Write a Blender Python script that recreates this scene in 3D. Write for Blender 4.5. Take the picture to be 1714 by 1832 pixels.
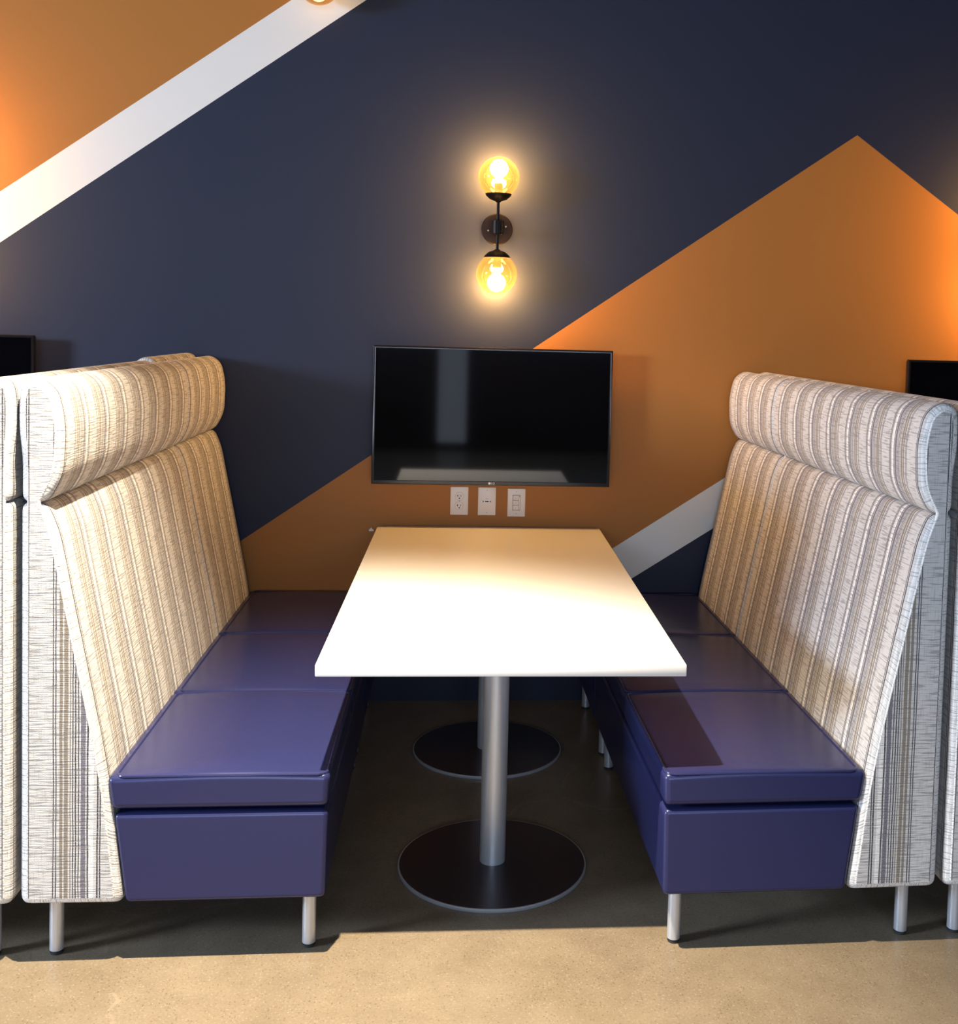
import bpy, bmesh, math
from mathutils import Vector, Matrix

for _o in list(bpy.data.objects):
    bpy.data.objects.remove(_o, do_unlink=True)
S = bpy.context.scene
COL = S.collection
PI = math.pi

# ------------------------------------------------------------------ camera
W_PX = 1714.0
cam_d = bpy.data.cameras.new('camera')
cam = bpy.data.objects.new('camera', cam_d)
COL.objects.link(cam)
S.camera = cam
cam_d.sensor_fit = 'HORIZONTAL'
cam_d.sensor_width = 36.0
cam_d.lens = 1982.52 * 36.0 / W_PX
cam_d.shift_x = -158.0 / W_PX
cam_d.shift_y = -224.44 / W_PX
cam_d.clip_start = 0.05
_r = Vector((0.99539359, -0.09179767, 0.02765478))
_u = Vector((-0.02258118, 0.05585529, 0.99818349))
_f = Vector((0.09317558, 0.99420993, -0.0535251))
_M = Matrix((( _r.x, _u.x, -_f.x, 0.0), (_r.y, _u.y, -_f.y, -4.50206), (_r.z, _u.z, -_f.z, 1.58046), (0, 0, 0, 1)))
cam.matrix_world = _M

# ------------------------------------------------------------------ world and exposure
wd = bpy.data.worlds.new('world')
S.world = wd
wd.use_nodes = True
wd.node_tree.nodes['Background'].inputs[0].default_value = (0.55, 0.68, 1.0, 1)
wd.node_tree.nodes['Background'].inputs[1].default_value = 0.3
S.view_settings.view_transform = 'Standard'
S.view_settings.look = 'None'
S.view_settings.exposure = 0.0
S.view_settings.gamma = 1.0
S.view_settings.use_curve_mapping = False

# ------------------------------------------------------------------ lights (ceiling spot, daylight through the two windows)
SPOT = (-0.44, -2.27, 3.13)
def area(name, loc, target, sx, sy, power, color):
    d = bpy.data.lights.new(name, 'AREA')
    d.shape = 'RECTANGLE'
    d.size, d.size_y = sx, sy
    d.energy = power
    d.color = color
    o = bpy.data.objects.new(name, d)
    COL.objects.link(o)
    o.location = loc
    o.rotation_euler = (Vector(target) - Vector(loc)).to_track_quat('-Z', 'Y').to_euler()
    return o
sp = bpy.data.lights.new('spot_beam', 'SPOT')
sp.energy = 1500
sp.color = (1.0, 0.82, 0.58)
sp.spot_size = math.radians(80)
sp.spot_blend = 1.0
sp.shadow_soft_size = 0.022
spo = bpy.data.objects.new('spot_beam', sp)
COL.objects.link(spo)
spo.location = SPOT
area('side_window_daylight', (-7.40, -3.75, 2.45), (0.6, -0.3, 1.35), 1.9, 1.0, 880, (0.66, 0.80, 1.0))
area('front_window_daylight', (-0.2, -9.30, 1.95), (0.2, -1.8, 0.9), 5.0, 1.0, 200, (0.62, 0.78, 1.0))

# ------------------------------------------------------------------ helpers
def tag(o, label=None, cat=None, group=None, kind=None):
    if label: o['label'] = label
    if cat: o['category'] = cat
    if group: o['group'] = group
    if kind: o['kind'] = kind
    return o

def empty(name, loc, rz=0.0):
    o = bpy.data.objects.new(name, None)
    COL.objects.link(o)
    o.location = loc
    o.rotation_euler = (0, 0, rz)
    o.empty_display_size = 0.05
    return o

def obj(name, bm, mat, parent=None, smooth=True, angle=40):
    bmesh.ops.recalc_face_normals(bm, faces=bm.faces)
    me = bpy.data.meshes.new(name)
    bm.to_mesh(me)
    bm.free()
    mats = mat if isinstance(mat, (list, tuple)) else [mat]
    for m in mats:
        me.materials.append(m)
    if smooth:
        me.shade_smooth()
        me.set_sharp_from_angle(angle=math.radians(angle))
        for pl in me.polygons:
            if len(pl.vertices) > 12:
                pl.use_smooth = False
    o = bpy.data.objects.new(name, me)
    COL.objects.link(o)
    if parent is not None:
        o.parent = parent
    return o

def add_box(bm, x0, x1, y0, y1, z0, z1, bevel=0.0, seg=2):
    r = bmesh.ops.create_cube(bm, size=1.0)
    vs = r['verts']
    for v in vs:
        v.co = Vector(((x0 + x1) / 2 + v.co.x * (x1 - x0), (y0 + y1) / 2 + v.co.y * (y1 - y0), (z0 + z1) / 2 + v.co.z * (z1 - z0)))
    if bevel > 0:
        es = list({e for v in vs for e in v.link_edges})
        bmesh.ops.bevel(bm, geom=es, offset=bevel, segments=seg, profile=0.5, affect='EDGES')
    return bm

def box(*a, **k):
    return add_box(bmesh.new(), *a, **k)

def add_lathe(bm, prof, center, axis='Z', n=32):
    """prof: list of (radius, height) from bottom to top."""
    c = Vector(center)
    rings = []
    for (r, h) in prof:
        ring = []
        if r < 1e-6:
            p = Vector((0, 0, h))
            ring = [p]
        else:
            ring = [Vector((r * math.cos(2 * PI * i / n), r * math.sin(2 * PI * i / n), h)) for i in range(n)]
        out = []
        for p in ring:
            if axis == 'Y':            # height grows towards -Y (away from the wall)
                p = Vector((p.x, -p.z, p.y))
            out.append(bm.verts.new(c + p))
        rings.append(out)
    for a, b in zip(rings[:-1], rings[1:]):
        if len(a) == 1 and len(b) == 1:
            continue
        for i in range(n):
            j = (i + 1) % n
            if len(a) == 1:
                bm.faces.new((a[0], b[j], b[i]))
            elif len(b) == 1:
                bm.faces.new((a[i], a[j], b[0]))
            else:
                bm.faces.new((a[i], a[j], b[j], b[i]))
    for ring in (rings[0], rings[-1]):
        if len(ring) > 2:
            bm.faces.new(ring)
    return bm

def lathe(prof, center, axis='Z', n=32):
    return add_lathe(bmesh.new(), prof, center, axis, n)

def round_poly(pts, radii, seg=5):
    out = []
    n = len(pts)
    for i in range(n):
        p = Vector(pts[i]); a = Vector(pts[i - 1]); b = Vector(pts[(i + 1) % n])
        r = radii[i] if isinstance(radii, (list, tuple)) else radii
        if r <= 0:
            out.append(p); continue
        da = (a - p); db = (b - p)
        r = min(r, da.length * 0.49, db.length * 0.49)
        s = p + da.normalized() * r
        e = p + db.normalized() * r
        for k in range(seg + 1):
            t = k / seg
            out.append(s.lerp(p, t).lerp(p.lerp(e, t), t))
    return out

class Outline:
    """closed outline given by corner points and corner radii; at(d) returns it moved inwards by d, always with the same number of points."""
    def __init__(self, pts, radii, seg=5):
        self.p = [Vector(q) for q in pts]
        self.r = list(radii) if isinstance(radii, (list, tuple)) else [radii] * len(pts)
        self.seg = seg
    def at(self, d):
        P, n = self.p, len(self.p)
        area2 = sum(P[i].x * P[(i + 1) % n].y - P[(i + 1) % n].x * P[i].y for i in range(n))
        sg = 1 if area2 > 0 else -1
        out = []
        for i in range(n):
            e1 = (P[i] - P[i - 1]).normalized(); e2 = (P[(i + 1) % n] - P[i]).normalized()
            n1 = Vector((-e1.y, e1.x)) * sg; n2 = Vector((-e2.y, e2.x)) * sg
            out.append(P[i] + (n1 + n2) * (d / max(0.35, 1 + n1.dot(n2))))
        return round_poly(out, [max(r - d, 0.001) for r in self.r], self.seg)

def extrude_profile(pts, y0, y1, r, sgn=1, ny=24, bulge=None):
    """closed outline (x', z) swept along Y with softly rounded ends; UV: u along Y, v along the outline; end caps u = x', v = z."""
    bm = bmesh.new()
    uvl = bm.loops.layers.uv.new('UVMap')
    outline, pts = pts, pts.at(0.0)
    n = len(pts)
    arc = [0.0]
    for i in range(n):
        arc.append(arc[-1] + (pts[(i + 1) % n] - pts[i]).length)
    K = 5
    seq = [(y0, r)] + [(y0 + r * (1 - math.sin(a)), r * (1 - math.cos(a))) for a in [(K - k) / K * PI / 2 for k in range(1, K + 1)]]
    body = [(y0 + r + (y1 - y0 - 2 * r) * j / ny, 0.0) for j in range(1, ny)]
    tail = [(y0 + y1 - y, i) for (y, i) in seq][::-1]
    allr = seq + body + tail
    rows = []
    for (y, ins) in allr:
        q = outline.at(ins)
        rows.append([bm.verts.new((sgn * p.x, y, p.y)) for p in q])
    for a, b, (ya, _), (yb, _) in zip(rows[:-1], rows[1:], allr[:-1], allr[1:]):
        for i in range(n):
            j = (i + 1) % n
            f = bm.faces.new((a[i], a[j], b[j], b[i]))
            us = (ya, ya, yb, yb)
            vs = (arc[i], arc[i + 1], arc[i + 1], arc[i])
            for lp, u, v in zip(f.loops, us, vs):
                lp[uvl].uv = (u, v)
    for row, sg in ((rows[0], -1), (rows[-1], 1)):
        if bulge is None:
            f = bm.faces.new(row)
            for lp in f.loops:
                lp[uvl].uv = (abs(lp.vert.co.x), lp.vert.co.z)
            continue
        cen = sum((v.co for v in row), Vector()) / n
        prev = row
        for k in (0.96, 0.86, 0.66, 0.36):
            cur = [bm.verts.new(cen.lerp(v.co, k) + Vector((0, sg * bulge * (1 - k * k), 0))) for v in row]
            for i in range(n):
                bm.faces.new((prev[i], prev[(i + 1) % n], cur[(i + 1) % n], cur[i]))
            prev = cur
        c = bm.verts.new(cen + Vector((0, sg * bulge, 0)))
        for i in range(n):
            bm.faces.new((prev[i], prev[(i + 1) % n], c))
    return bm

def tube(path, r, n=8, closed=False):
    bm = bmesh.new()
    P = [Vector(p) for p in path]
    m = len(P)
    rings = []
    for i, p in enumerate(P):
        if closed:
            t = (P[(i + 1) % m] - P[i - 1]).normalized()
        else:
            t = (P[min(i + 1, m - 1)] - P[max(i - 1, 0)]).normalized()
        up = Vector((0, 0, 1)) if abs(t.z) < 0.9 else Vector((1, 0, 0))
        s = t.cross(up).normalized(); w = s.cross(t)
        rings.append([bm.verts.new(p + s * r * math.cos(2 * PI * k / n) + w * r * math.sin(2 * PI * k / n)) for k in range(n)])
    cnt = m if closed else m - 1
    for i in range(cnt):
        a, b = rings[i], rings[(i + 1) % m]
        for k in range(n):
            l = (k + 1) % n
            bm.faces.new((a[k], a[l], b[l], b[k]))
    if not closed:
        bm.faces.new(rings[0]); bm.faces.new(rings[-1])
    return bm

# ------------------------------------------------------------------ materials
def new_mat(name):
    m = bpy.data.materials.new(name)
    m.use_nodes = True
    nt = m.node_tree
    return m, nt, nt.nodes, nt.links, nt.nodes['Principled BSDF']

def simple(name, col, rough=0.5, metal=0.0, spec=0.5, coat=0.0, emit=None, es=0.0, noise=0.0, nscale=60.0, bump=0.0):
    m, nt, N, L, b = new_mat(name)
    b.inputs['Base Color'].default_value = (*col, 1)
    b.inputs['Roughness'].default_value = rough
    b.inputs['Metallic'].default_value = metal
    b.inputs['Specular IOR Level'].default_value = spec
    b.inputs['Coat Weight'].default_value = coat
    if emit:
        b.inputs['Emission Color'].default_value = (*emit, 1)
        b.inputs['Emission Strength'].default_value = es
    tc = N.new('ShaderNodeTexCoord')
    nz = N.new('ShaderNodeTexNoise'); nz.inputs['Scale'].default_value = nscale; nz.inputs['Detail'].default_value = 4
    L.new(tc.outputs['Object'], nz.inputs['Vector'])
    if noise > 0:
        mr = N.new('ShaderNodeMapRange')
        mr.inputs[1].default_value = 0.3; mr.inputs[2].default_value = 0.7
        mr.inputs[3].default_value = max(0.0, rough - noise); mr.inputs[4].default_value = min(1.0, rough + noise)
        L.new(nz.outputs[0], mr.inputs[0]); L.new(mr.outputs[0], b.inputs['Roughness'])
    if bump > 0:
        bp = N.new('ShaderNodeBump'); bp.inputs['Strength'].default_value = bump; bp.inputs['Distance'].default_value = 0.002
        L.new(nz.outputs[0], bp.inputs['Height']); L.new(bp.outputs[0], b.inputs['Normal'])
    return m

def M2(N, L, op, a, b=None, c=None, clamp=False):
    n = N.new('ShaderNodeMath'); n.operation = op; n.use_clamp = clamp
    for i, v in enumerate((a, b, c)):
        if v is None: continue
        if isinstance(v, (int, float)): n.inputs[i].default_value = v
        else: L.new(v, n.inputs[i])
    return n.outputs[0]

def MIX(N, L, fac, a, b):
    n = N.new('ShaderNodeMix'); n.data_type = 'RGBA'
    if isinstance(fac, (int, float)): n.inputs[0].default_value = fac
    else: L.new(fac, n.inputs[0])
    for i, v in ((6, a), (7, b)):
        if isinstance(v, tuple): n.inputs[i].default_value = (*v, 1) if len(v) == 3 else v
        else: L.new(v, n.inputs[i])
    return n.outputs[2]

def mural_material():
    """painted bands: brown / white / navy diagonals as on the accent wall (flat paint)."""
    m, nt, N, L, b = new_mat('mural_paint')
    tc = N.new('ShaderNodeTexCoord')
    sx = N.new('ShaderNodeSeparateXYZ'); L.new(tc.outputs['Object'], sx.inputs[0])
    X, Z = sx.outputs[0], sx.outputs[2]
    def above(x0, z0, x1, z1):        # 1 where the point lies above the line
        s = (z1 - z0) / (x1 - x0)
        t = M2(N, L, 'MULTIPLY_ADD', X, -s, -(z0 - s * x0))
        t = M2(N, L, 'ADD', Z, t)
        return M2(N, L, 'GREATER_THAN', t, 0.0)
    navy, brown, white = (0.0165, 0.0215, 0.0445), (0.385, 0.150, 0.028), (0.72, 0.71, 0.68)
    upA = above(-1.841, 2.053, -0.722, 2.858)
    upB = above(-1.841, 1.853, -0.426, 2.874)
    upC = above(-0.896, 0.668, 1.632, 2.424)
    upD = above(1.632, 2.424, 2.089, 2.107)
    upE = M2(N, L, 'MAXIMUM', above(0.647, 0.655, 1.075, 0.934), above(1.632, 1.297, 2.632, 0.603))
    upF = M2(N, L, 'MAXIMUM', above(0.728, 0.524, 1.022, 0.711), above(1.632, 1.099, 2.632, 0.405))
    c = MIX(N, L, upF, navy, white)
    c = MIX(N, L, upE, c, brown)
    c = MIX(N, L, M2(N, L, 'MAXIMUM', upC, upD), c, navy)
    c = MIX(N, L, upB, c, white)
    c = MIX(N, L, M2(N, L, 'LESS_THAN', Z, 0.34), c, navy)  # low part painted plain navy to stand for the shade under the table
    c = MIX(N, L, upA, c, brown)
    L.new(c, b.inputs['Base Color'])
    b.inputs['Roughness'].default_value = 0.5
    b.inputs['Specular IOR Level'].default_value = 0.25
    nz = N.new('ShaderNodeTexNoise'); nz.inputs['Scale'].default_value = 180; nz.inputs['Detail'].default_value = 3
    L.new(tc.outputs['Object'], nz.inputs['Vector'])
    bp = N.new('ShaderNodeBump'); bp.inputs['Strength'].default_value = 0.06; bp.inputs['Distance'].default_value = 0.001
    L.new(nz.outputs[0], bp.inputs['Height']); L.new(bp.outputs[0], b.inputs['Normal'])
    return m

def concrete_material():
    m, nt, N, L, b = new_mat('polished_concrete')
    tc = N.new('ShaderNodeTexCoord')
    def noise(scale, det, rough=0.5):
        n = N.new('ShaderNodeTexNoise'); n.inputs['Scale'].default_value = scale; n.inputs['Detail'].default_value = det
        n.inputs['Roughness'].default_value = rough
        L.new(tc.outputs['Object'], n.inputs['Vector']); return n.outputs[0]
    big = noise(1.7, 5, 0.6); mid = noise(9, 6, 0.65); fine = noise(160, 4, 0.7)
    r1 = N.new('ShaderNodeValToRGB')
    r1.color_ramp.elements[0].position = 0.35; r1.color_ramp.elements[0].color = (0.165, 0.132, 0.092, 1)
    r1.color_ramp.elements[1].position = 0.66; r1.color_ramp.elements[1].color = (0.240, 0.198, 0.142, 1)
    t = M2(N, L, 'MULTIPLY_ADD', mid, 0.45, M2(N, L, 'MULTIPLY', big, 0.55))
    L.new(t, r1.inputs[0])
    # sand grain: dark and light specks
    v = N.new('ShaderNodeTexVoronoi'); v.inputs['Scale'].default_value = 170
    L.new(tc.outputs['Object'], v.inputs['Vector'])
    sc = N.new('ShaderNodeSeparateColor'); L.new(v.outputs['Color'], sc.inputs[0])
    near = M2(N, L, 'LESS_THAN', v.outputs['Distance'], 0.36)
    darkf = M2(N, L, 'MULTIPLY', M2(N, L, 'MULTIPLY', M2(N, L, 'GREATER_THAN', sc.outputs[0], 0.80), near), 0.42)
    lightf = M2(N, L, 'MULTIPLY', M2(N, L, 'MULTIPLY', M2(N, L, 'GREATER_THAN', sc.outputs[1], 0.80), near), 0.30)
    c = MIX(N, L, darkf, r1.outputs[0], (0.06, 0.040, 0.022))
    c = MIX(N, L, lightf, c, (0.36, 0.32, 0.26))
    fr = N.new('ShaderNodeMapRange'); fr.inputs[1].default_value = 0.35; fr.inputs[2].default_value = 0.65
    fr.inputs[3].default_value = 0.86; fr.inputs[4].default_value = 1.1
    L.new(fine, fr.inputs[0])
    hs = N.new('ShaderNodeHueSaturation'); L.new(fr.outputs[0], hs.inputs['Value']); L.new(c, hs.inputs['Color'])
    # hairline cracks
    w = N.new('ShaderNodeTexVoronoi'); w.feature = 'DISTANCE_TO_EDGE'; w.inputs['Scale'].default_value = 0.55
    dn = N.new('ShaderNodeTexNoise'); dn.inputs['Scale'].default_value = 2.6; dn.inputs['Detail'].default_value = 6
    L.new(tc.outputs['Object'], dn.inputs['Vector'])
    ad = N.new('ShaderNodeMix'); ad.data_type = 'VECTOR'; ad.inputs[0].default_value = 0.33
    L.new(tc.outputs['Object'], ad.inputs[4]); L.new(dn.outputs['Color'], ad.inputs[5])
    L.new(ad.outputs[1], w.inputs['Vector'])
    cr = M2(N, L, 'MULTIPLY', M2(N, L, 'LESS_THAN', w.outputs['Distance'], 0.0022), M2(N, L, 'GREATER_THAN', mid, 0.5))
    cc = MIX(N, L, M2(N, L, 'MULTIPLY', cr, 0.16), hs.outputs[0], (0.42, 0.36, 0.28))
    L.new(cc, b.inputs['Base Color'])
    b.inputs['Roughness'].default_value = 0.33
    b.inputs['Specular IOR Level'].default_value = 0.2
    bp = N.new('ShaderNodeBump'); bp.inputs['Strength'].default_value = 0.12; bp.inputs['Distance'].default_value = 0.001
    L.new(fine, bp.inputs['Height']); L.new(bp.outputs[0], b.inputs['Normal'])
    return m

def fabric_material():
    """woven stripe: warp stripes across u (repeat 0.166 m), irregular weft ribs across v."""
    m, nt, N, L, b = new_mat('striped_woven_fabric')
    uv = N.new('ShaderNodeUVMap'); uv.uv_map = 'UVMap'
    sx = N.new('ShaderNodeSeparateXYZ'); L.new(uv.outputs[0], sx.inputs[0])
    U, V = sx.outputs[0], sx.outputs[1]
    # small waviness of the warp
    cb = N.new('ShaderNodeCombineXYZ')
    L.new(M2(N, L, 'MULTIPLY', U, 30.0), cb.inputs[0]); L.new(M2(N, L, 'MULTIPLY', V, 8.0), cb.inputs[1])
    wv = N.new('ShaderNodeTexNoise'); wv.inputs['Scale'].default_value = 1.0; wv.inputs['Detail'].default_value = 2
    L.new(cb.outputs[0], wv.inputs['Vector'])
    u2 = M2(N, L, 'ADD', U, M2(N, L, 'MULTIPLY', M2(N, L, 'SUBTRACT', wv.outputs[0], 0.5), 0.004))
    ph = M2(N, L, 'FRACT', M2(N, L, 'ADD', M2(N, L, 'DIVIDE', u2, 0.166), 20.0 - 0.08))
    LT, DK, TP, GB, WH = (0.60, 0.60, 0.605), (0.035, 0.035, 0.055), (0.24, 0.205, 0.165), (0.14, 0.14, 0.19), (0.84, 0.84, 0.84)
    stops = [(0, DK), (.022, LT), (.036, DK), (.056, LT), (.385, DK), (.400, LT), (.420, DK), (.435, LT), (.48, TP), (.52, LT),
             (.54, TP), (.60, LT), (.625, TP), (.64, LT), (.66, DK), (.672, LT), (.692, DK), (.714, LT), (.735, DK), (.752, LT),
             (.775, GB), (.84, LT), (.862, DK), (.884, WH), (.955, LT)]
    cr = N.new('ShaderNodeValToRGB'); cr.color_ramp.interpolation = 'CONSTANT'
    el = cr.color_ramp.elements
    el[0].position = 0; el[0].color = (*stops[0][1], 1)
    el[1].position = stops[-1][0]; el[1].color = (*stops[-1][1], 1)
    for p, c in stops[1:-1]:
        e = el.new(p); e.color = (*c, 1)
    L.new(ph, cr.inputs[0])
    # weft ribs: strongly stretched noise, plus heathered crossing threads
    def stretched(su, sv, det=2.0, off=0.0):
        c = N.new('ShaderNodeCombineXYZ')
        L.new(M2(N, L, 'MULTIPLY_ADD', U, su, off), c.inputs[0]); L.new(M2(N, L, 'MULTIPLY', V, sv), c.inputs[1])
        n = N.new('ShaderNodeTexNoise'); n.inputs['Scale'].default_value = 1.0; n.inputs['Detail'].default_value = det
        L.new(c.outputs[0], n.inputs['Vector']); return n.outputs[0]
    ribs = stretched(17, 240, 1.5)
    thr = stretched(420, 420, 1.0, 7.0)
    warp = stretched(500, 20, 1.0, 3.0)
    mr = N.new('ShaderNodeMapRange'); mr.inputs[1].default_value = 0.52; mr.inputs[2].default_value = 0.62
    L.new(ribs, mr.inputs[0])
    mt = N.new('ShaderNodeMapRange'); mt.inputs[1].default_value = 0.52; mt.inputs[2].default_value = 0.66
    L.new(thr, mt.inputs[0])
    mw = N.new('ShaderNodeMapRange'); mw.inputs[1].default_value = 0.56; mw.inputs[2].default_value = 0.68
    L.new(warp, mw.inputs[0])
    c = MIX(N, L, M2(N, L, 'MULTIPLY', mr.outputs[0], 0.58), cr.outputs[0], (0.16, 0.155, 0.165))
    c = MIX(N, L, M2(N, L, 'MULTIPLY', mt.outputs[0], 0.40), c, (0.50, 0.47, 0.43))
    c = MIX(N, L, M2(N, L, 'MULTIPLY', mw.outputs[0], 0.35), c, (0.22, 0.21, 0.20))
    L.new(c, b.inputs['Base Color'])
    b.inputs['Roughness'].default_value = 0.9
    b.inputs['Specular IOR Level'].default_value = 0.15
    b.inputs['Sheen Weight'].default_value = 0.12
    h = M2(N, L, 'ADD', M2(N, L, 'MULTIPLY', ribs, -1.0), M2(N, L, 'MULTIPLY', thr, 0.4))
    bp = N.new('ShaderNodeBump'); bp.inputs['Strength'].default_value = 0.55; bp.inputs['Distance'].default_value = 0.003
    L.new(h, bp.inputs['Height']); L.new(bp.outputs[0], b.inputs['Normal'])
    return m

def globe_material(name, amber, glow):
    """thin tinted glass shell: mostly see-through, a little milky so the lamp inside makes it glow, glossy skin."""
    m, nt, N, L, b = new_mat(name)
    N.remove(b)
    out = N['Material Output']
    tr = N.new('ShaderNodeBsdfTransparent'); tr.inputs[0].default_value = (*amber, 1)
    tl = N.new('ShaderNodeBsdfTranslucent'); tl.inputs[0].default_value = (*glow, 1)
    df = N.new('ShaderNodeBsdfDiffuse'); df.inputs[0].default_value = (*glow, 1)
    gl = N.new('ShaderNodeBsdfGlossy'); gl.inputs['Roughness'].default_value = 0.04
    lw = N.new('ShaderNodeLayerWeight'); lw.inputs[0].default_value = 0.35
    m1 = N.new('ShaderNodeMixShader'); m1.inputs[0].default_value = 0.35
    L.new(tl.outputs[0], m1.inputs[1]); L.new(df.outputs[0], m1.inputs[2])
    m2 = N.new('ShaderNodeMixShader')
    fac = M2(N, L, 'MULTIPLY_ADD', lw.outputs['Facing'], 0.022, 0.006)
    L.new(fac, m2.inputs[0]); L.new(tr.outputs[0], m2.inputs[1]); L.new(m1.outputs[0], m2.inputs[2])
    m3 = N.new('ShaderNodeMixShader')
    L.new(M2(N, L, 'MULTIPLY', lw.outputs['Fresnel'], 0.35), m3.inputs[0]); L.new(m2.outputs[0], m3.inputs[1]); L.new(gl.outputs[0], m3.inputs[2])
    L.new(m3.outputs[0], out.inputs[0])
    return m

MAT = dict(
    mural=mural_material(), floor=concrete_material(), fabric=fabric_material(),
    plaster=simple('pale_plaster', (0.30, 0.30, 0.30), 0.8, bump=0.1),
    ceiling=simple('dark_ceiling_paint', (0.10, 0.10, 0.11), 0.8, bump=0.1),
    frame=simple('dark_window_frame', (0.05, 0.05, 0.055), 0.4),
    pane=simple('daylit_window_pane', (0.6, 0.7, 0.85), 0.2, emit=(0.70, 0.82, 1.0), es=1.2),
    pane_dim=simple('dimmer_daylit_pane', (0.6, 0.7, 0.85), 0.2, emit=(0.70, 0.82, 1.0), es=1.0),
    vinyl=simple('navy_vinyl', (0.019, 0.023, 0.088), 0.27, spec=0.4, nscale=7, bump=0.3),
    aluminium=simple('silver_powder_coat', (0.60, 0.63, 0.68), 0.36, metal=0.55),
    base_top=simple('shade_darkened_silver', (0.10, 0.09, 0.10), 0.30, metal=0.8),  # pedestal silver, colour darkened for shade and dark reflections under the tabletop
    glide=simple('dark_glide_rubber', (0.03, 0.03, 0.03), 0.6),
    laminate=simple('white_laminate', (0.86, 0.86, 0.86), 0.38, spec=0.4, noise=0.03, nscale=40),
    edge=simple('white_edge_band', (0.84, 0.85, 0.86), 0.42),
    tv=simple('gloss_black_plastic', (0.010, 0.008, 0.008), 0.18, spec=0.4),
    screen=simple('black_glass_screen', (0.002, 0.002, 0.003), 0.045, spec=0.45),
    bracket=simple('black_bracket_steel', (0.02, 0.02, 0.02), 0.5),
    logo=simple('silver_print', (0.85, 0.85, 0.87), 0.35),
    plate=simple('ivory_white_plastic', (0.80, 0.76, 0.72), 0.35),
    plate_line=simple('grey_plastic_outline', (0.42, 0.38, 0.34), 0.5),
    slot=simple('black_slot', (0.01, 0.01, 0.01), 0.6),
    port=simple('bright_white_plastic', (0.92, 0.92, 0.90), 0.35),
    bronze=simple('dark_bronze_metal', (0.005, 0.003, 0.003), 0.42, spec=0.15),
    brass=simple('brass_screw', (0.75, 0.62, 0.45), 0.3, metal=1.0),
    socket=simple('amber_socket_sleeve', (0.25, 0.14, 0.06), 0.6),
    bulb=simple('lit_bulb', (1, 0.9, 0.7), 0.5, emit=(1.0, 0.66, 0.28), es=590.0),
    bulb_dim=simple('faintly_lit_bulb', (1, 0.9, 0.7), 0.5, emit=(1.0, 0.72, 0.36), es=4.0),
    globe=globe_material('amber_glass', (0.97, 0.74, 0.44), (1.0, 0.56, 0.26)),
)

# ------------------------------------------------------------------ the setting
WALL = 0.10                          # accent wall plane y
def struct(name, bm, mat):
    o = obj(name, bm, mat, smooth=False)
    o['kind'] = 'structure'
    return o
struct('floor', box(-7.6, 7.6, -9.6, WALL + 0.1, -0.1, 0.0), MAT['floor'])
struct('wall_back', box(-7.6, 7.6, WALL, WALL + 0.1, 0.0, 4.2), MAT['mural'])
struct('ceiling', box(-7.6, 7.6, -9.6, WALL + 0.1, 4.2, 4.3), MAT['ceiling'])
struct('wall_right', box(7.5, 7.6, -9.6, WALL, 0.0, 4.2), MAT['plaster'])

def wall_with_holes(name, axis, pos0, pos1, a0, a1, z1, holes, mat):
    """wall made of pieces around rectangular openings; axis 'X' wall lies in the X direction."""
    bm = bmesh.new()
    def piece(s0, s1, q0, q1):
        if s1 - s0 < 1e-4 or q1 - q0 < 1e-4: return
        if axis == 'X': add_box(bm, s0, s1, pos0, pos1, q0, q1)
        else: add_box(bm, pos0, pos1, s0, s1, q0, q1)
    cur = a0
    for (h0, h1, q0, q1) in sorted(holes):
        piece(cur, h0, 0, z1); piece(h0, h1, 0, q0); piece(h0, h1, q1, z1)
        cur = h1
    piece(cur, a1, 0, z1)
    return struct(name, bm, mat)

def window(name, axis, pos, a0, a1, z0, z1, nmull, mat, inward):
    t = empty(name, ((a0 + a1) / 2, pos, z0) if axis == 'X' else (pos, (a0 + a1) / 2, z0))
    t['kind'] = 'structure'
    h = (a1 - a0) / 2
    def bx(s0, s1, q0, q1, d0, d1):
        return box(s0, s1, d0, d1, q0 - z0, q1 - z0) if axis == 'X' else box(d0, d1, s0, s1, q0 - z0, q1 - z0)
    fr = bmesh.new()
    def fb(s0, s1, q0, q1):
        if axis == 'X': add_box(fr, s0, s1, -0.03, 0.03, q0 - z0, q1 - z0)
        else: add_box(fr, -0.03, 0.03, s0, s1, q0 - z0, q1 - z0)
    fb(-h, -h + 0.05, z0, z1); fb(h - 0.05, h, z0, z1); fb(-h + 0.05, h - 0.05, z0, z0 + 0.05); fb(-h + 0.05, h - 0.05, z1 - 0.05, z1)
    obj('window_frame', fr, MAT['frame'], t, smooth=False)
    n = nmull + 1
    wdt = (2 * h - 0.10) / n
    for k in range(n):
        s0 = -h + 0.05 + k * wdt
        obj('pane', bx(s0 + 0.012, s0 + wdt - 0.012, z0 + 0.05, z1 - 0.05, -0.006, 0.006), mat, t, smooth=False)
        if k: obj('mullion', bx(s0 - 0.012, s0 + 0.012, z0 + 0.05, z1 - 0.05, -0.02, 0.02), MAT['frame'], t, smooth=False)
    return t

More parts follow.
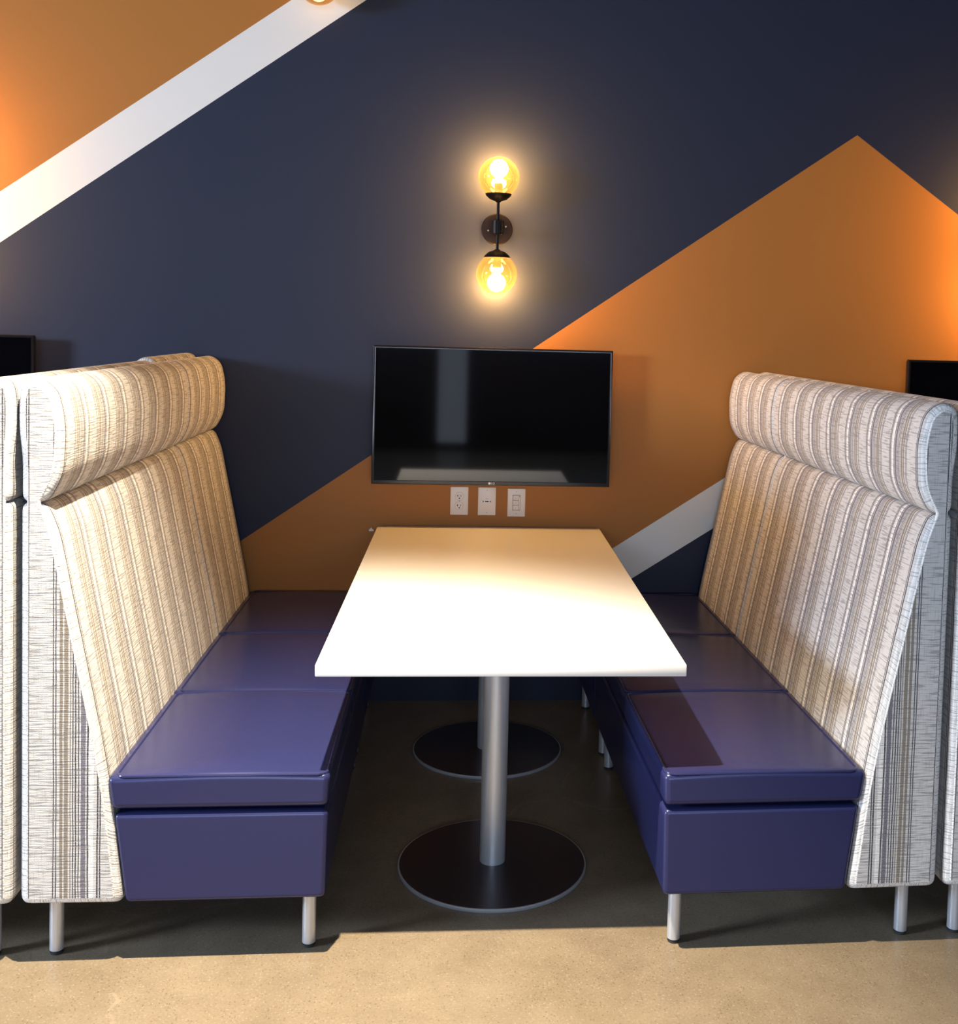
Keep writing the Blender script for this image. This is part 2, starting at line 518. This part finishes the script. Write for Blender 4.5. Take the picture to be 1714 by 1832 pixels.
wall_with_holes('wall_left', 'Y', -7.6, -7.5, -9.6, WALL, 4.2, [(-4.75, -2.75, 1.9, 3.0)], MAT['plaster'])
window('window_1', 'Y', -7.55, -4.75, -2.75, 1.9, 3.0, 1, MAT['pane_dim'], 1)
wall_with_holes('wall_front', 'X', -9.6, -9.5, -7.5, 7.5, 4.2, [(-2.7, -0.5, 1.45, 2.45), (-0.38, 0.10, 0.03, 2.4), (0.25, 2.3, 1.45, 2.45)], MAT['frame'])
window('window_2', 'X', -9.55, -2.7, -0.5, 1.45, 2.45, 2, MAT['pane_dim'], 1)
window('window_4', 'X', -9.55, 0.25, 2.3, 1.45, 2.45, 2, MAT['pane_dim'], 1)
window('window_3', 'X', -9.55, -0.38, 0.10, 0.03, 2.4, 0, MAT['pane'], 1)

# ------------------------------------------------------------------ high-backed booth benches
BACK = Outline([(0, .152), (.243, .150), (.206, .47), (.088, 1.065), (.060, 1.130), (.001, 1.133)], [.026, .026, .12, .05, .024, .024])
_roll = [(.002, 1.130), (.060, 1.130), (.097, 1.195), (.102, 1.320), (.084, 1.400), (.045, 1.429), (.002, 1.421), (-.006, 1.375), (-.006, 1.30), (.002, 1.24)]
ROLL = Outline(_roll, [.024, .024, .06, .06, .03, .03, .022, .02, .03, .03])
CUSH = Outline([(.212, .384), (.728, .384), (.731, .466), (.50, .474), (.200, .466)], [.018, .018, .018, .3, .018])
BASE = Outline([(.246, .152), (.724, .152), (.728, .374), (.217, .374)], [.014, .016, .016, .014])
_q = []
for (x_, z_) in [(.017, .166), (.224, .165), (.189, .47), (.071, 1.060), (.045, 1.132), (.080, 1.200), (.085, 1.318), (.070, 1.388), (.041, 1.412), (.016, 1.405),
                 (.011, 1.375), (.011, 1.30), (.017, 1.20)]:
    _q.append((x_, z_))
END = Outline(_q, [.01, .01, .12, .05, .01, .05, .05, .03, .02, .012, .02, .03, .03])

def lower_top(o, dz):
    return Outline([(p.x, p.y - dz * min(1.0, max(0.0, (p.y - 1.13) / 0.25))) for p in o.p], o.r, o.seg)

def bench(name, sgn, seats, y0, drop=0.0):
    """sgn=+1: rear at local x=0, seat towards +x. Length runs from y0 towards the wall."""
    t = empty(name, (0, 0, 0))
    mod = 0.625
    L_ = mod * seats
    y1 = y0 + L_
    obj('backrest', extrude_profile(BACK, y0 + .001, y1 - 0.001, 0.019, sgn, 30), MAT['fabric'], t)
    obj('headrest', extrude_profile(lower_top(ROLL, drop), y0 + .001, y1 - 0.001, 0.019, sgn, 30), MAT['fabric'], t)
    obj('end_panel', extrude_profile(lower_top(END, drop), y0 - .001, y0 + 0.010, 0.004, sgn, 2), MAT['fabric'], t)
    obj('seat_base', extrude_profile(BASE, y0 + 0.002, y1 - 0.003, 0.012, sgn, 8), MAT['vinyl'], t)
    for k in range(seats):
        a, b_ = y0 + k * mod, y0 + (k + 1) * mod - 0.003
        c = obj('seat_cushion', extrude_profile(CUSH, a, b_, 0.016, sgn, 10), MAT['vinyl'], t)
        pp = []
        xa, xb, ya, yb, z, r = .222, .7235, a + 0.006, b_ - 0.006, .4655, .022
        for cx, cy, s0 in ((xb - r, yb - r, 0), (xa + r, yb - r, 90), (xa + r, ya + r, 180), (xb - r, ya + r, 270)):
            for q in range(5):
                an = math.radians(s0 + 90 * q / 4)
                pp.append((sgn * (cx + r * math.cos(an)), cy + r * math.sin(an), z))
        dense = []
        for i in range(len(pp)):
            p, q = Vector(pp[i]), Vector(pp[(i + 1) % len(pp)])
            nseg = 8 if (p - q).length > 0.1 else 1
            for s in range(nseg):
                w = p.lerp(q, s / nseg)
                dense.append(w)
        obj('piping', tube(dense, 0.0042, 8, True), MAT['vinyl'], c)
    for xx in (.066, .679):
        for yy in (y0 + 0.065, y1 - 0.065):
            lg = obj('leg', lathe([(.0168, .010), (.0168, .160)], (sgn * xx, yy, 0), n=24), MAT['aluminium'], t)
            obj('glide', lathe([(.0150, .0), (.0158, .002), (.0158, .006), (.0138, .0062), (.0138, .012)], (sgn * xx, yy, 0), n=24), MAT['glide'], lg)
    return t

def copy_tree(o, parent=None):
    c = o.copy()
    COL.objects.link(c)
    c.parent = parent
    if parent is not None:
        c.matrix_parent_inverse = o.matrix_parent_inverse
    for ch in list(o.children):
        copy_tree(ch, c)
    return c

ROT = 0.022
ROTL = 0.010
YF, LEN2 = -1.80, 1.25
def place(o, x, y, rz=ROT):
    o.location = (x, y, 0)
    o.rotation_euler = (0, 0, rz)
def along(x, y, d, rz=ROT):
    return (x - math.sin(rz) * d, y + math.cos(rz) * d)

G1, G2 = 'long two-seat high-backed benches', 'short one-seat high-backed benches by the wall'
lt2 = bench('booth_bench', 1, 2, 0.0); place(lt2, -1.037, YF, ROTL)
tag(lt2, 'left booth bench, long front section, striped high back, navy seats facing the table', 'bench', G1)
lt1 = bench('booth_bench', 1, 1, 0.0); place(lt1, *along(-1.037, YF, LEN2 + 0.004, ROTL), ROTL)
tag(lt1, 'left booth bench, short single-seat section against the wall, left of the table', 'bench', G2)
rt2 = bench('booth_bench', -1, 2, 0.0, .012); place(rt2, 1.254, YF)
tag(rt2, 'right booth bench, long front section, striped high back, navy seats facing the table', 'bench', G1)
rt1 = bench('booth_bench', -1, 1, 0.0, .012); place(rt1, *along(1.254, YF, LEN2 + 0.004))
tag(rt1, 'right booth bench, short single-seat section against the wall, right of the table', 'bench', G2)
nl2 = bench('booth_bench', -1, 2, 0.0); place(nl2, -1.053, YF, ROTL)
tag(nl2, 'long bench of the next booth, cut off by the left edge', 'bench', G1)
nl1 = bench('booth_bench', -1, 1, 0.0, -.010); place(nl1, *along(-1.053, YF, LEN2 + 0.004, ROTL), ROTL)
tag(nl1, 'short bench of the next booth, its top peeking over the left bench', 'bench', G2)
nr2 = bench('booth_bench', 1, 2, 0.0, .012); place(nr2, 1.270, YF)
tag(nr2, 'long bench of the next booth, cut off by the right edge', 'bench', G1)
nr1 = bench('booth_bench', 1, 1, 0.0, .012); place(nr1, *along(1.270, YF, LEN2 + 0.004))
tag(nr1, 'short bench of the next booth, its top showing behind the right bench', 'bench', G2)

# ------------------------------------------------------------------ table
tb = empty('booth_table', (0.1165, -0.8835, 0), -0.003)
tag(tb, 'long white-topped table on two round silver pedestals between the two benches', 'table')
hw, hl = 0.457, 0.934
obj('tabletop', box(-hw, hw, -hl, hl, .7175, .747, bevel=0.0025, seg=2), MAT['laminate'], tb)
for yy in (-0.4405, 0.4405):
    bs = obj('pedestal_base', lathe([(.2735, 0), (.2755, .003), (.2755, .0085), (.2735, .0105), (.2705, .0105), (.2705, .004)], (0, yy, 0), n=96), MAT['aluminium'], tb)
    obj('base_top', lathe([(.2705, .0055), (.2705, .0108), (.10, .012), (.05, .013)], (0, yy, 0), n=96), MAT['base_top'], bs)
    obj('column', lathe([(.0375, .0125), (.0375, .703)], (0, yy, 0), n=40), MAT['aluminium'], tb)
    obj('top_plate', box(-.22, .22, yy - .22, yy + .22, .703, .717, bevel=.003), MAT['bracket'], tb)

# ------------------------------------------------------------------ televisions
def television():
    t = empty('television', (0, WALL, 1.2065))
    w, h = 0.4865, 0.2815
    yF = -0.090                      # front of the bezel (relative to the wall)
    body = bmesh.new()
    add_box(body, -w + .004, w - .004, yF + .012, yF + .042, -h + .004, h - .004, bevel=.006)
    add_box(body, -.30, .30, yF + .040, yF + .062, -.20, .12, bevel=.01)
    obj('rear_housing', body, MAT['tv'], t)
    # bezel: four mitred rails with a sloped inner lip
    bz = bmesh.new()
    bw = (.0115, .0115, .0115, .0165)   # left, right, top, bottom
    def loop(xi, xo, zi, zo, y, off):
        return None
    def ring(l, r_, t_, b_, y):
        return [bz.verts.new((-w + l, y, -h + b_)), bz.verts.new((w - r_, y, -h + b_)), bz.verts.new((w - r_, y, h - t_)), bz.verts.new((-w + l, y, h - t_))]
    rs = [ring(0, 0, 0, 0, yF + .016), ring(0, 0, 0, 0, yF + .004), ring(.0012, .0012, .0016, .0012, yF + .001), ring(.003, .003, .0045, .003, yF),
          ring(.0103, .0103, .0103, .0153, yF + .0002), ring(*bw, yF + .0045), ring(*bw, yF + .016)]
    for a, b_ in zip(rs[:-1], rs[1:]):
        for i in range(4):
            j = (i + 1) % 4
            bz.faces.new((a[i], a[j], b_[j], b_[i]))
    obj('bezel', bz, MAT['tv'], t, angle=25)
    obj('screen', box(-w + .0112, w - .0112, yF + .0045, yF + .012, -h + .0162, h - .0112), MAT['screen'], t, smooth=False)
    mt = bmesh.new()
    add_box(mt, -.16, .16, -.024, -.002, -.10, .10, bevel=.003)
    add_box(mt, -.12, -.09, yF + .060, -.022, -.16, .12, bevel=.002)
    add_box(mt, .09, .12, yF + .060, -.022, -.16, .12, bevel=.002)
    obj('wall_bracket', mt, MAT['bracket'], t)
    lg = obj('logo_badge', lathe([(.0052, 0), (.0052, .0008)], (-.008, yF - 0.0002, -h + .0085), axis='Y', n=24), MAT['logo'], t)
    cu = bpy.data.curves.new('logo_letters', 'FONT')
    cu.body = 'LG'; cu.size = .0125; cu.extrude = .0003; cu.align_x = 'LEFT'; cu.align_y = 'CENTER'
    cu.materials.append(MAT['logo'])
    tmp = bpy.data.objects.new('logo_letters_outline', cu)
    me = bpy.data.meshes.new_from_object(tmp)
    bpy.data.objects.remove(tmp)
    lo = bpy.data.objects.new('logo_letters', me)
    COL.objects.link(lo)
    lo.parent = t
    lo.location = (-.0015, yF - .0005, -h + .0085)
    lo.rotation_euler = (PI / 2, 0, 0)
    return t
tv = television(); tv.location.x = 0.122
tag(tv, 'black wall-mounted television above the far end of the white table', 'television', 'wall televisions')
tl = copy_tree(tv); tl.location.x = -2.165; tl.location.z += 0.003
tl['label'] = 'black television at the left edge, only its corner showing above the bench'
tr_ = copy_tree(tv); tr_.location.x = 2.350; tr_.location.z -= 0.004
tr_['label'] = 'black television at the right edge, only its corner showing above the bench'

# ------------------------------------------------------------------ wall plates under the television
def plate_base(name, x, z, label):
    t = empty(name, (x, WALL, z))
    tag(t, label, 'wall plate')
    obj('cover_plate', box(-.037, .037, -.006, 0, -.0585, .0585, bevel=.0022), MAT['plate'], t)
    return t
def disc(x, z, r, d0, d1, n=24):
    return lathe([(r, d0), (r, d1)], (x, 0, z), axis='Y', n=n)
p = plate_base('outlet_plate', -.007, .8465, 'white wall plate with two power sockets, leftmost of the three under the television')
for zz in (.020, -.020):
    s = obj('socket', disc(0, zz, .0168, .005, .0078, 32), MAT['plate'], p)
    obj('socket_rim', tube([(.0172 * math.cos(a * PI / 16), -.0062, zz + .0172 * math.sin(a * PI / 16)) for a in range(32)], .0007, 6, True), MAT['plate_line'], s)
    obj('slot', box(-.0078, -.0052, -.0084, -.006, zz - .002, zz + .0065), MAT['slot'], s, smooth=False)
    obj('slot', box(-.0102, -.0078, -.0084, -.006, zz + .0012, zz + .0034), MAT['slot'], s, smooth=False)
    obj('slot', box(.0052, .0074, -.0084, -.006, zz - .002, zz + .0060), MAT['slot'], s, smooth=False)
    obj('ground_hole', disc(0, zz - .0085, .0028, .006, .0084, 12), MAT['slot'], s)
obj('screw', disc(0, 0, .0022, .005, .0072, 12), MAT['plate_line'], p)
p = plate_base('video_port_plate', .1075, .8460, 'white wall plate with one small video port, middle of the three under the television')
pt = bmesh.new()
add_box(pt, -.0125, .0125, -.0085, -.005, -.0065, .0065, bevel=.003)
h_ = obj('port_housing', pt, MAT['port'], p)
obj('port_opening', box(-.0075, .0075, -.0094, -.008, -.0024, .0024), MAT['slot'], h_, smooth=False)
for sx_ in (-.0148, .0148):
    obj('screw', disc(sx_, -.0005, .0026, .005, .0085, 12), MAT['bracket'], p)
obj('port_mark', box(-.004, .004, -.0068, -.005, .0100, .0125), MAT['plate_line'], p, smooth=False)
for zz in (-.046, .046):
    obj('screw', disc(0, zz, .0020, .005, .0068, 10), MAT['plate_line'], p)
p = plate_base('button_panel_plate', .2305, .8420, 'white wall plate with a column of push buttons, rightmost of the three under the television')
obj('button_frame', box(-.0165, .0165, -.0072, -.005, -.033, .033, bevel=.001), MAT['plate_line'], p)
for (z0, z1) in ((.0115, .030), (-.0085, .0085), (-.030, -.0115)):
    bt = obj('button', box(-.0140, .0085, -.0092, -.006, z0, z1, bevel=.0012), MAT['plate'], p)
    if z0 < 0 < z1:
        for q in (-.004, 0, .004):
            obj('button_mark', box(-.007, .002, -.0096, -.0088, q - .0004, q + .0004), MAT['plate_line'], bt, smooth=False)
    else:
        obj('button_mark', box(-.0045, -.0010, -.0096, -.0088, (z0 + z1) / 2 - .0012, (z0 + z1) / 2 + .0012), MAT['plate_line'], bt, smooth=False)
obj('level_strip', box(.0100, .0145, -.0084, -.006, -.030, .030, bevel=.0008), MAT['plate'], p)
obj('indicator_dot', disc(.0125, .0262, .0014, .008, .0092, 10), MAT['slot'], p)
for zz in (-.046, .046):
    obj('screw', disc(0, zz, .0020, .005, .0068, 10), MAT['plate_line'], p)

# small white cable clip on the wall at the table's far left corner
cb_ = bmesh.new()
add_box(cb_, -.010, .010, -.010, 0, -.006, .002, bevel=.002)
add_lathe(cb_, [(.0075, -.004), (.004, .004), (.0015, .009)], (-.001, -.006, 0), n=12)
cl = obj('cable_clip', cb_, MAT['port'])
cl.location = (-.366, WALL, .722)
tag(cl, 'tiny white cable clip on the brown wall beside the table far left corner', 'clip')

# ------------------------------------------------------------------ two-globe wall lamps
def sconce(bulb_mat, name='wall_lamp'):
    t = empty(name, (0, WALL, 1.973))
    ax = -0.118                       # the stem stands this far from the wall
    obj('wall_plate', lathe([(.064, 0), (.064, .014), (.060, .018), (.020, .020)], (0, 0, 0), axis='Y', n=48), MAT['bronze'], t)
    for q in ((-.036, -.006), (.036, .012)):
        obj('screw', lathe([(.0035, .019), (.0035, .0215), (.0, .0225)], (q[0], 0, q[1]), axis='Y', n=12), MAT['brass'], t)
    hub = bmesh.new()
    add_lathe(hub, [(.024, .018), (.024, .060), (.013, .068), (.013, .095)], (0, 0, 0), axis='Y', n=32)
    add_lathe(hub, [(.019, -.030), (.024, -.026), (.025, 0), (.024, .026), (.019, .030)], (0, ax, 0), n=20)
    for a in range(10):
        an = 2 * PI * a / 10
        add_box(hub, .0245 * math.cos(an) - .0016, .0245 * math.cos(an) + .0016, ax + .0245 * math.sin(an) - .0016, ax + .0245 * math.sin(an) + .0016, -.026, .026)
    obj('hub', hub, MAT['bronze'], t)
    for s in (1, -1):
        zc = 0.199 if s == 1 else -0.188
        def H(h): return zc + s * h
        def prof(pr): return [(r, H(h)) for (r, h) in pr]
        obj('stem', lathe(sorted([(.0058, s * .026), (.0058, H(-.094))], key=lambda a: a[1]), (0, ax, 0), n=16), MAT['bronze'], t)
        cup = lathe(prof([(.008, -.100), (.012, -.096), (.034, -.088), (.0505, -.0735), (.0525, -.066), (.045, -.066), (.014, -.070)]), (0, ax, 0), n=40)
        cp = obj('cup', cup, MAT['bronze'], t)
        obj('socket', lathe(prof([(.0165, -.068), (.0165, -.026)]), (0, ax, 0), n=24), MAT['socket'], cp)
        R = .082
        gp = []
        a0 = -math.asin(.066 / R)
        for k in range(25):
            a = a0 + (PI / 2 - a0) * k / 24
            gp.append((max(R * math.cos(a), 0.0), R * math.sin(a)))
        g = bmesh.new()
        prf = prof(gp)
        rings = []
        for (r, h) in prf:
            rings.append([g.verts.new((0, ax, h))] if r < 1e-5 else [g.verts.new((r * math.cos(2 * PI * i / 48), ax + r * math.sin(2 * PI * i / 48), h)) for i in range(48)])
        for a, b_ in zip(rings[:-1], rings[1:]):
            for i in range(48):
                j = (i + 1) % 48
                if len(b_) == 1: g.faces.new((a[i], a[j], b_[0]))
                else: g.faces.new((a[i], a[j], b_[j], b_[i]))
        obj('glass_globe', g, MAT['globe'], t)
        bp = []
        for k in range(13):
            a = -PI / 2 + PI * k / 12
            bp.append((max(.036 * math.cos(a), 0.0), .034 + .036 * math.sin(a)))
        obj('bulb', lathe(prof(bp), (0, ax, 0), n=24), bulb_mat, t)
    return t
sc = sconce(MAT['bulb']); sc.location.x = 0.122
tag(sc, 'dark bronze wall lamp with two amber glass globes above the television', 'wall lamp')
s2 = copy_tree(sc); s2.location.x = -2.175
tag(s2, 'two-globe wall lamp of the next booth, just past the left edge', 'wall lamp')
s3 = copy_tree(sc); s3.location.x = 2.400
tag(s3, 'two-globe wall lamp of the next booth, just past the right edge', 'wall lamp')
s4 = sconce(MAT['bulb_dim']); s4.location.x = -0.600; s4.location.z = 3.083
tag(s4, 'dim globe lamp on the white stripe, cut off by the top edge', 'wall lamp')

# ------------------------------------------------------------------ hanging spotlight that lights the booth
hs = empty('hanging_spotlight', SPOT)
tag(hs, 'black cylinder spotlight hanging from the ceiling in front of the booth', 'spotlight')
obj('housing', lathe([(.052, .0), (.055, .004), (.055, .16), (.05, .165), (.008, .17)], (0, 0, .03), n=32), MAT['bracket'], hs)
obj('stem', lathe([(.007, .19), (.007, 1.06)], (0, 0, 0), n=12), MAT['bracket'], hs)
obj('canopy', lathe([(.05, 1.05), (.05, 1.07)], (0, 0, 0), n=24), MAT['bracket'], hs)
obj('lens', lathe([(.044, .026), (.044, .030)], (0, 0, 0), n=24), MAT['port'], hs)
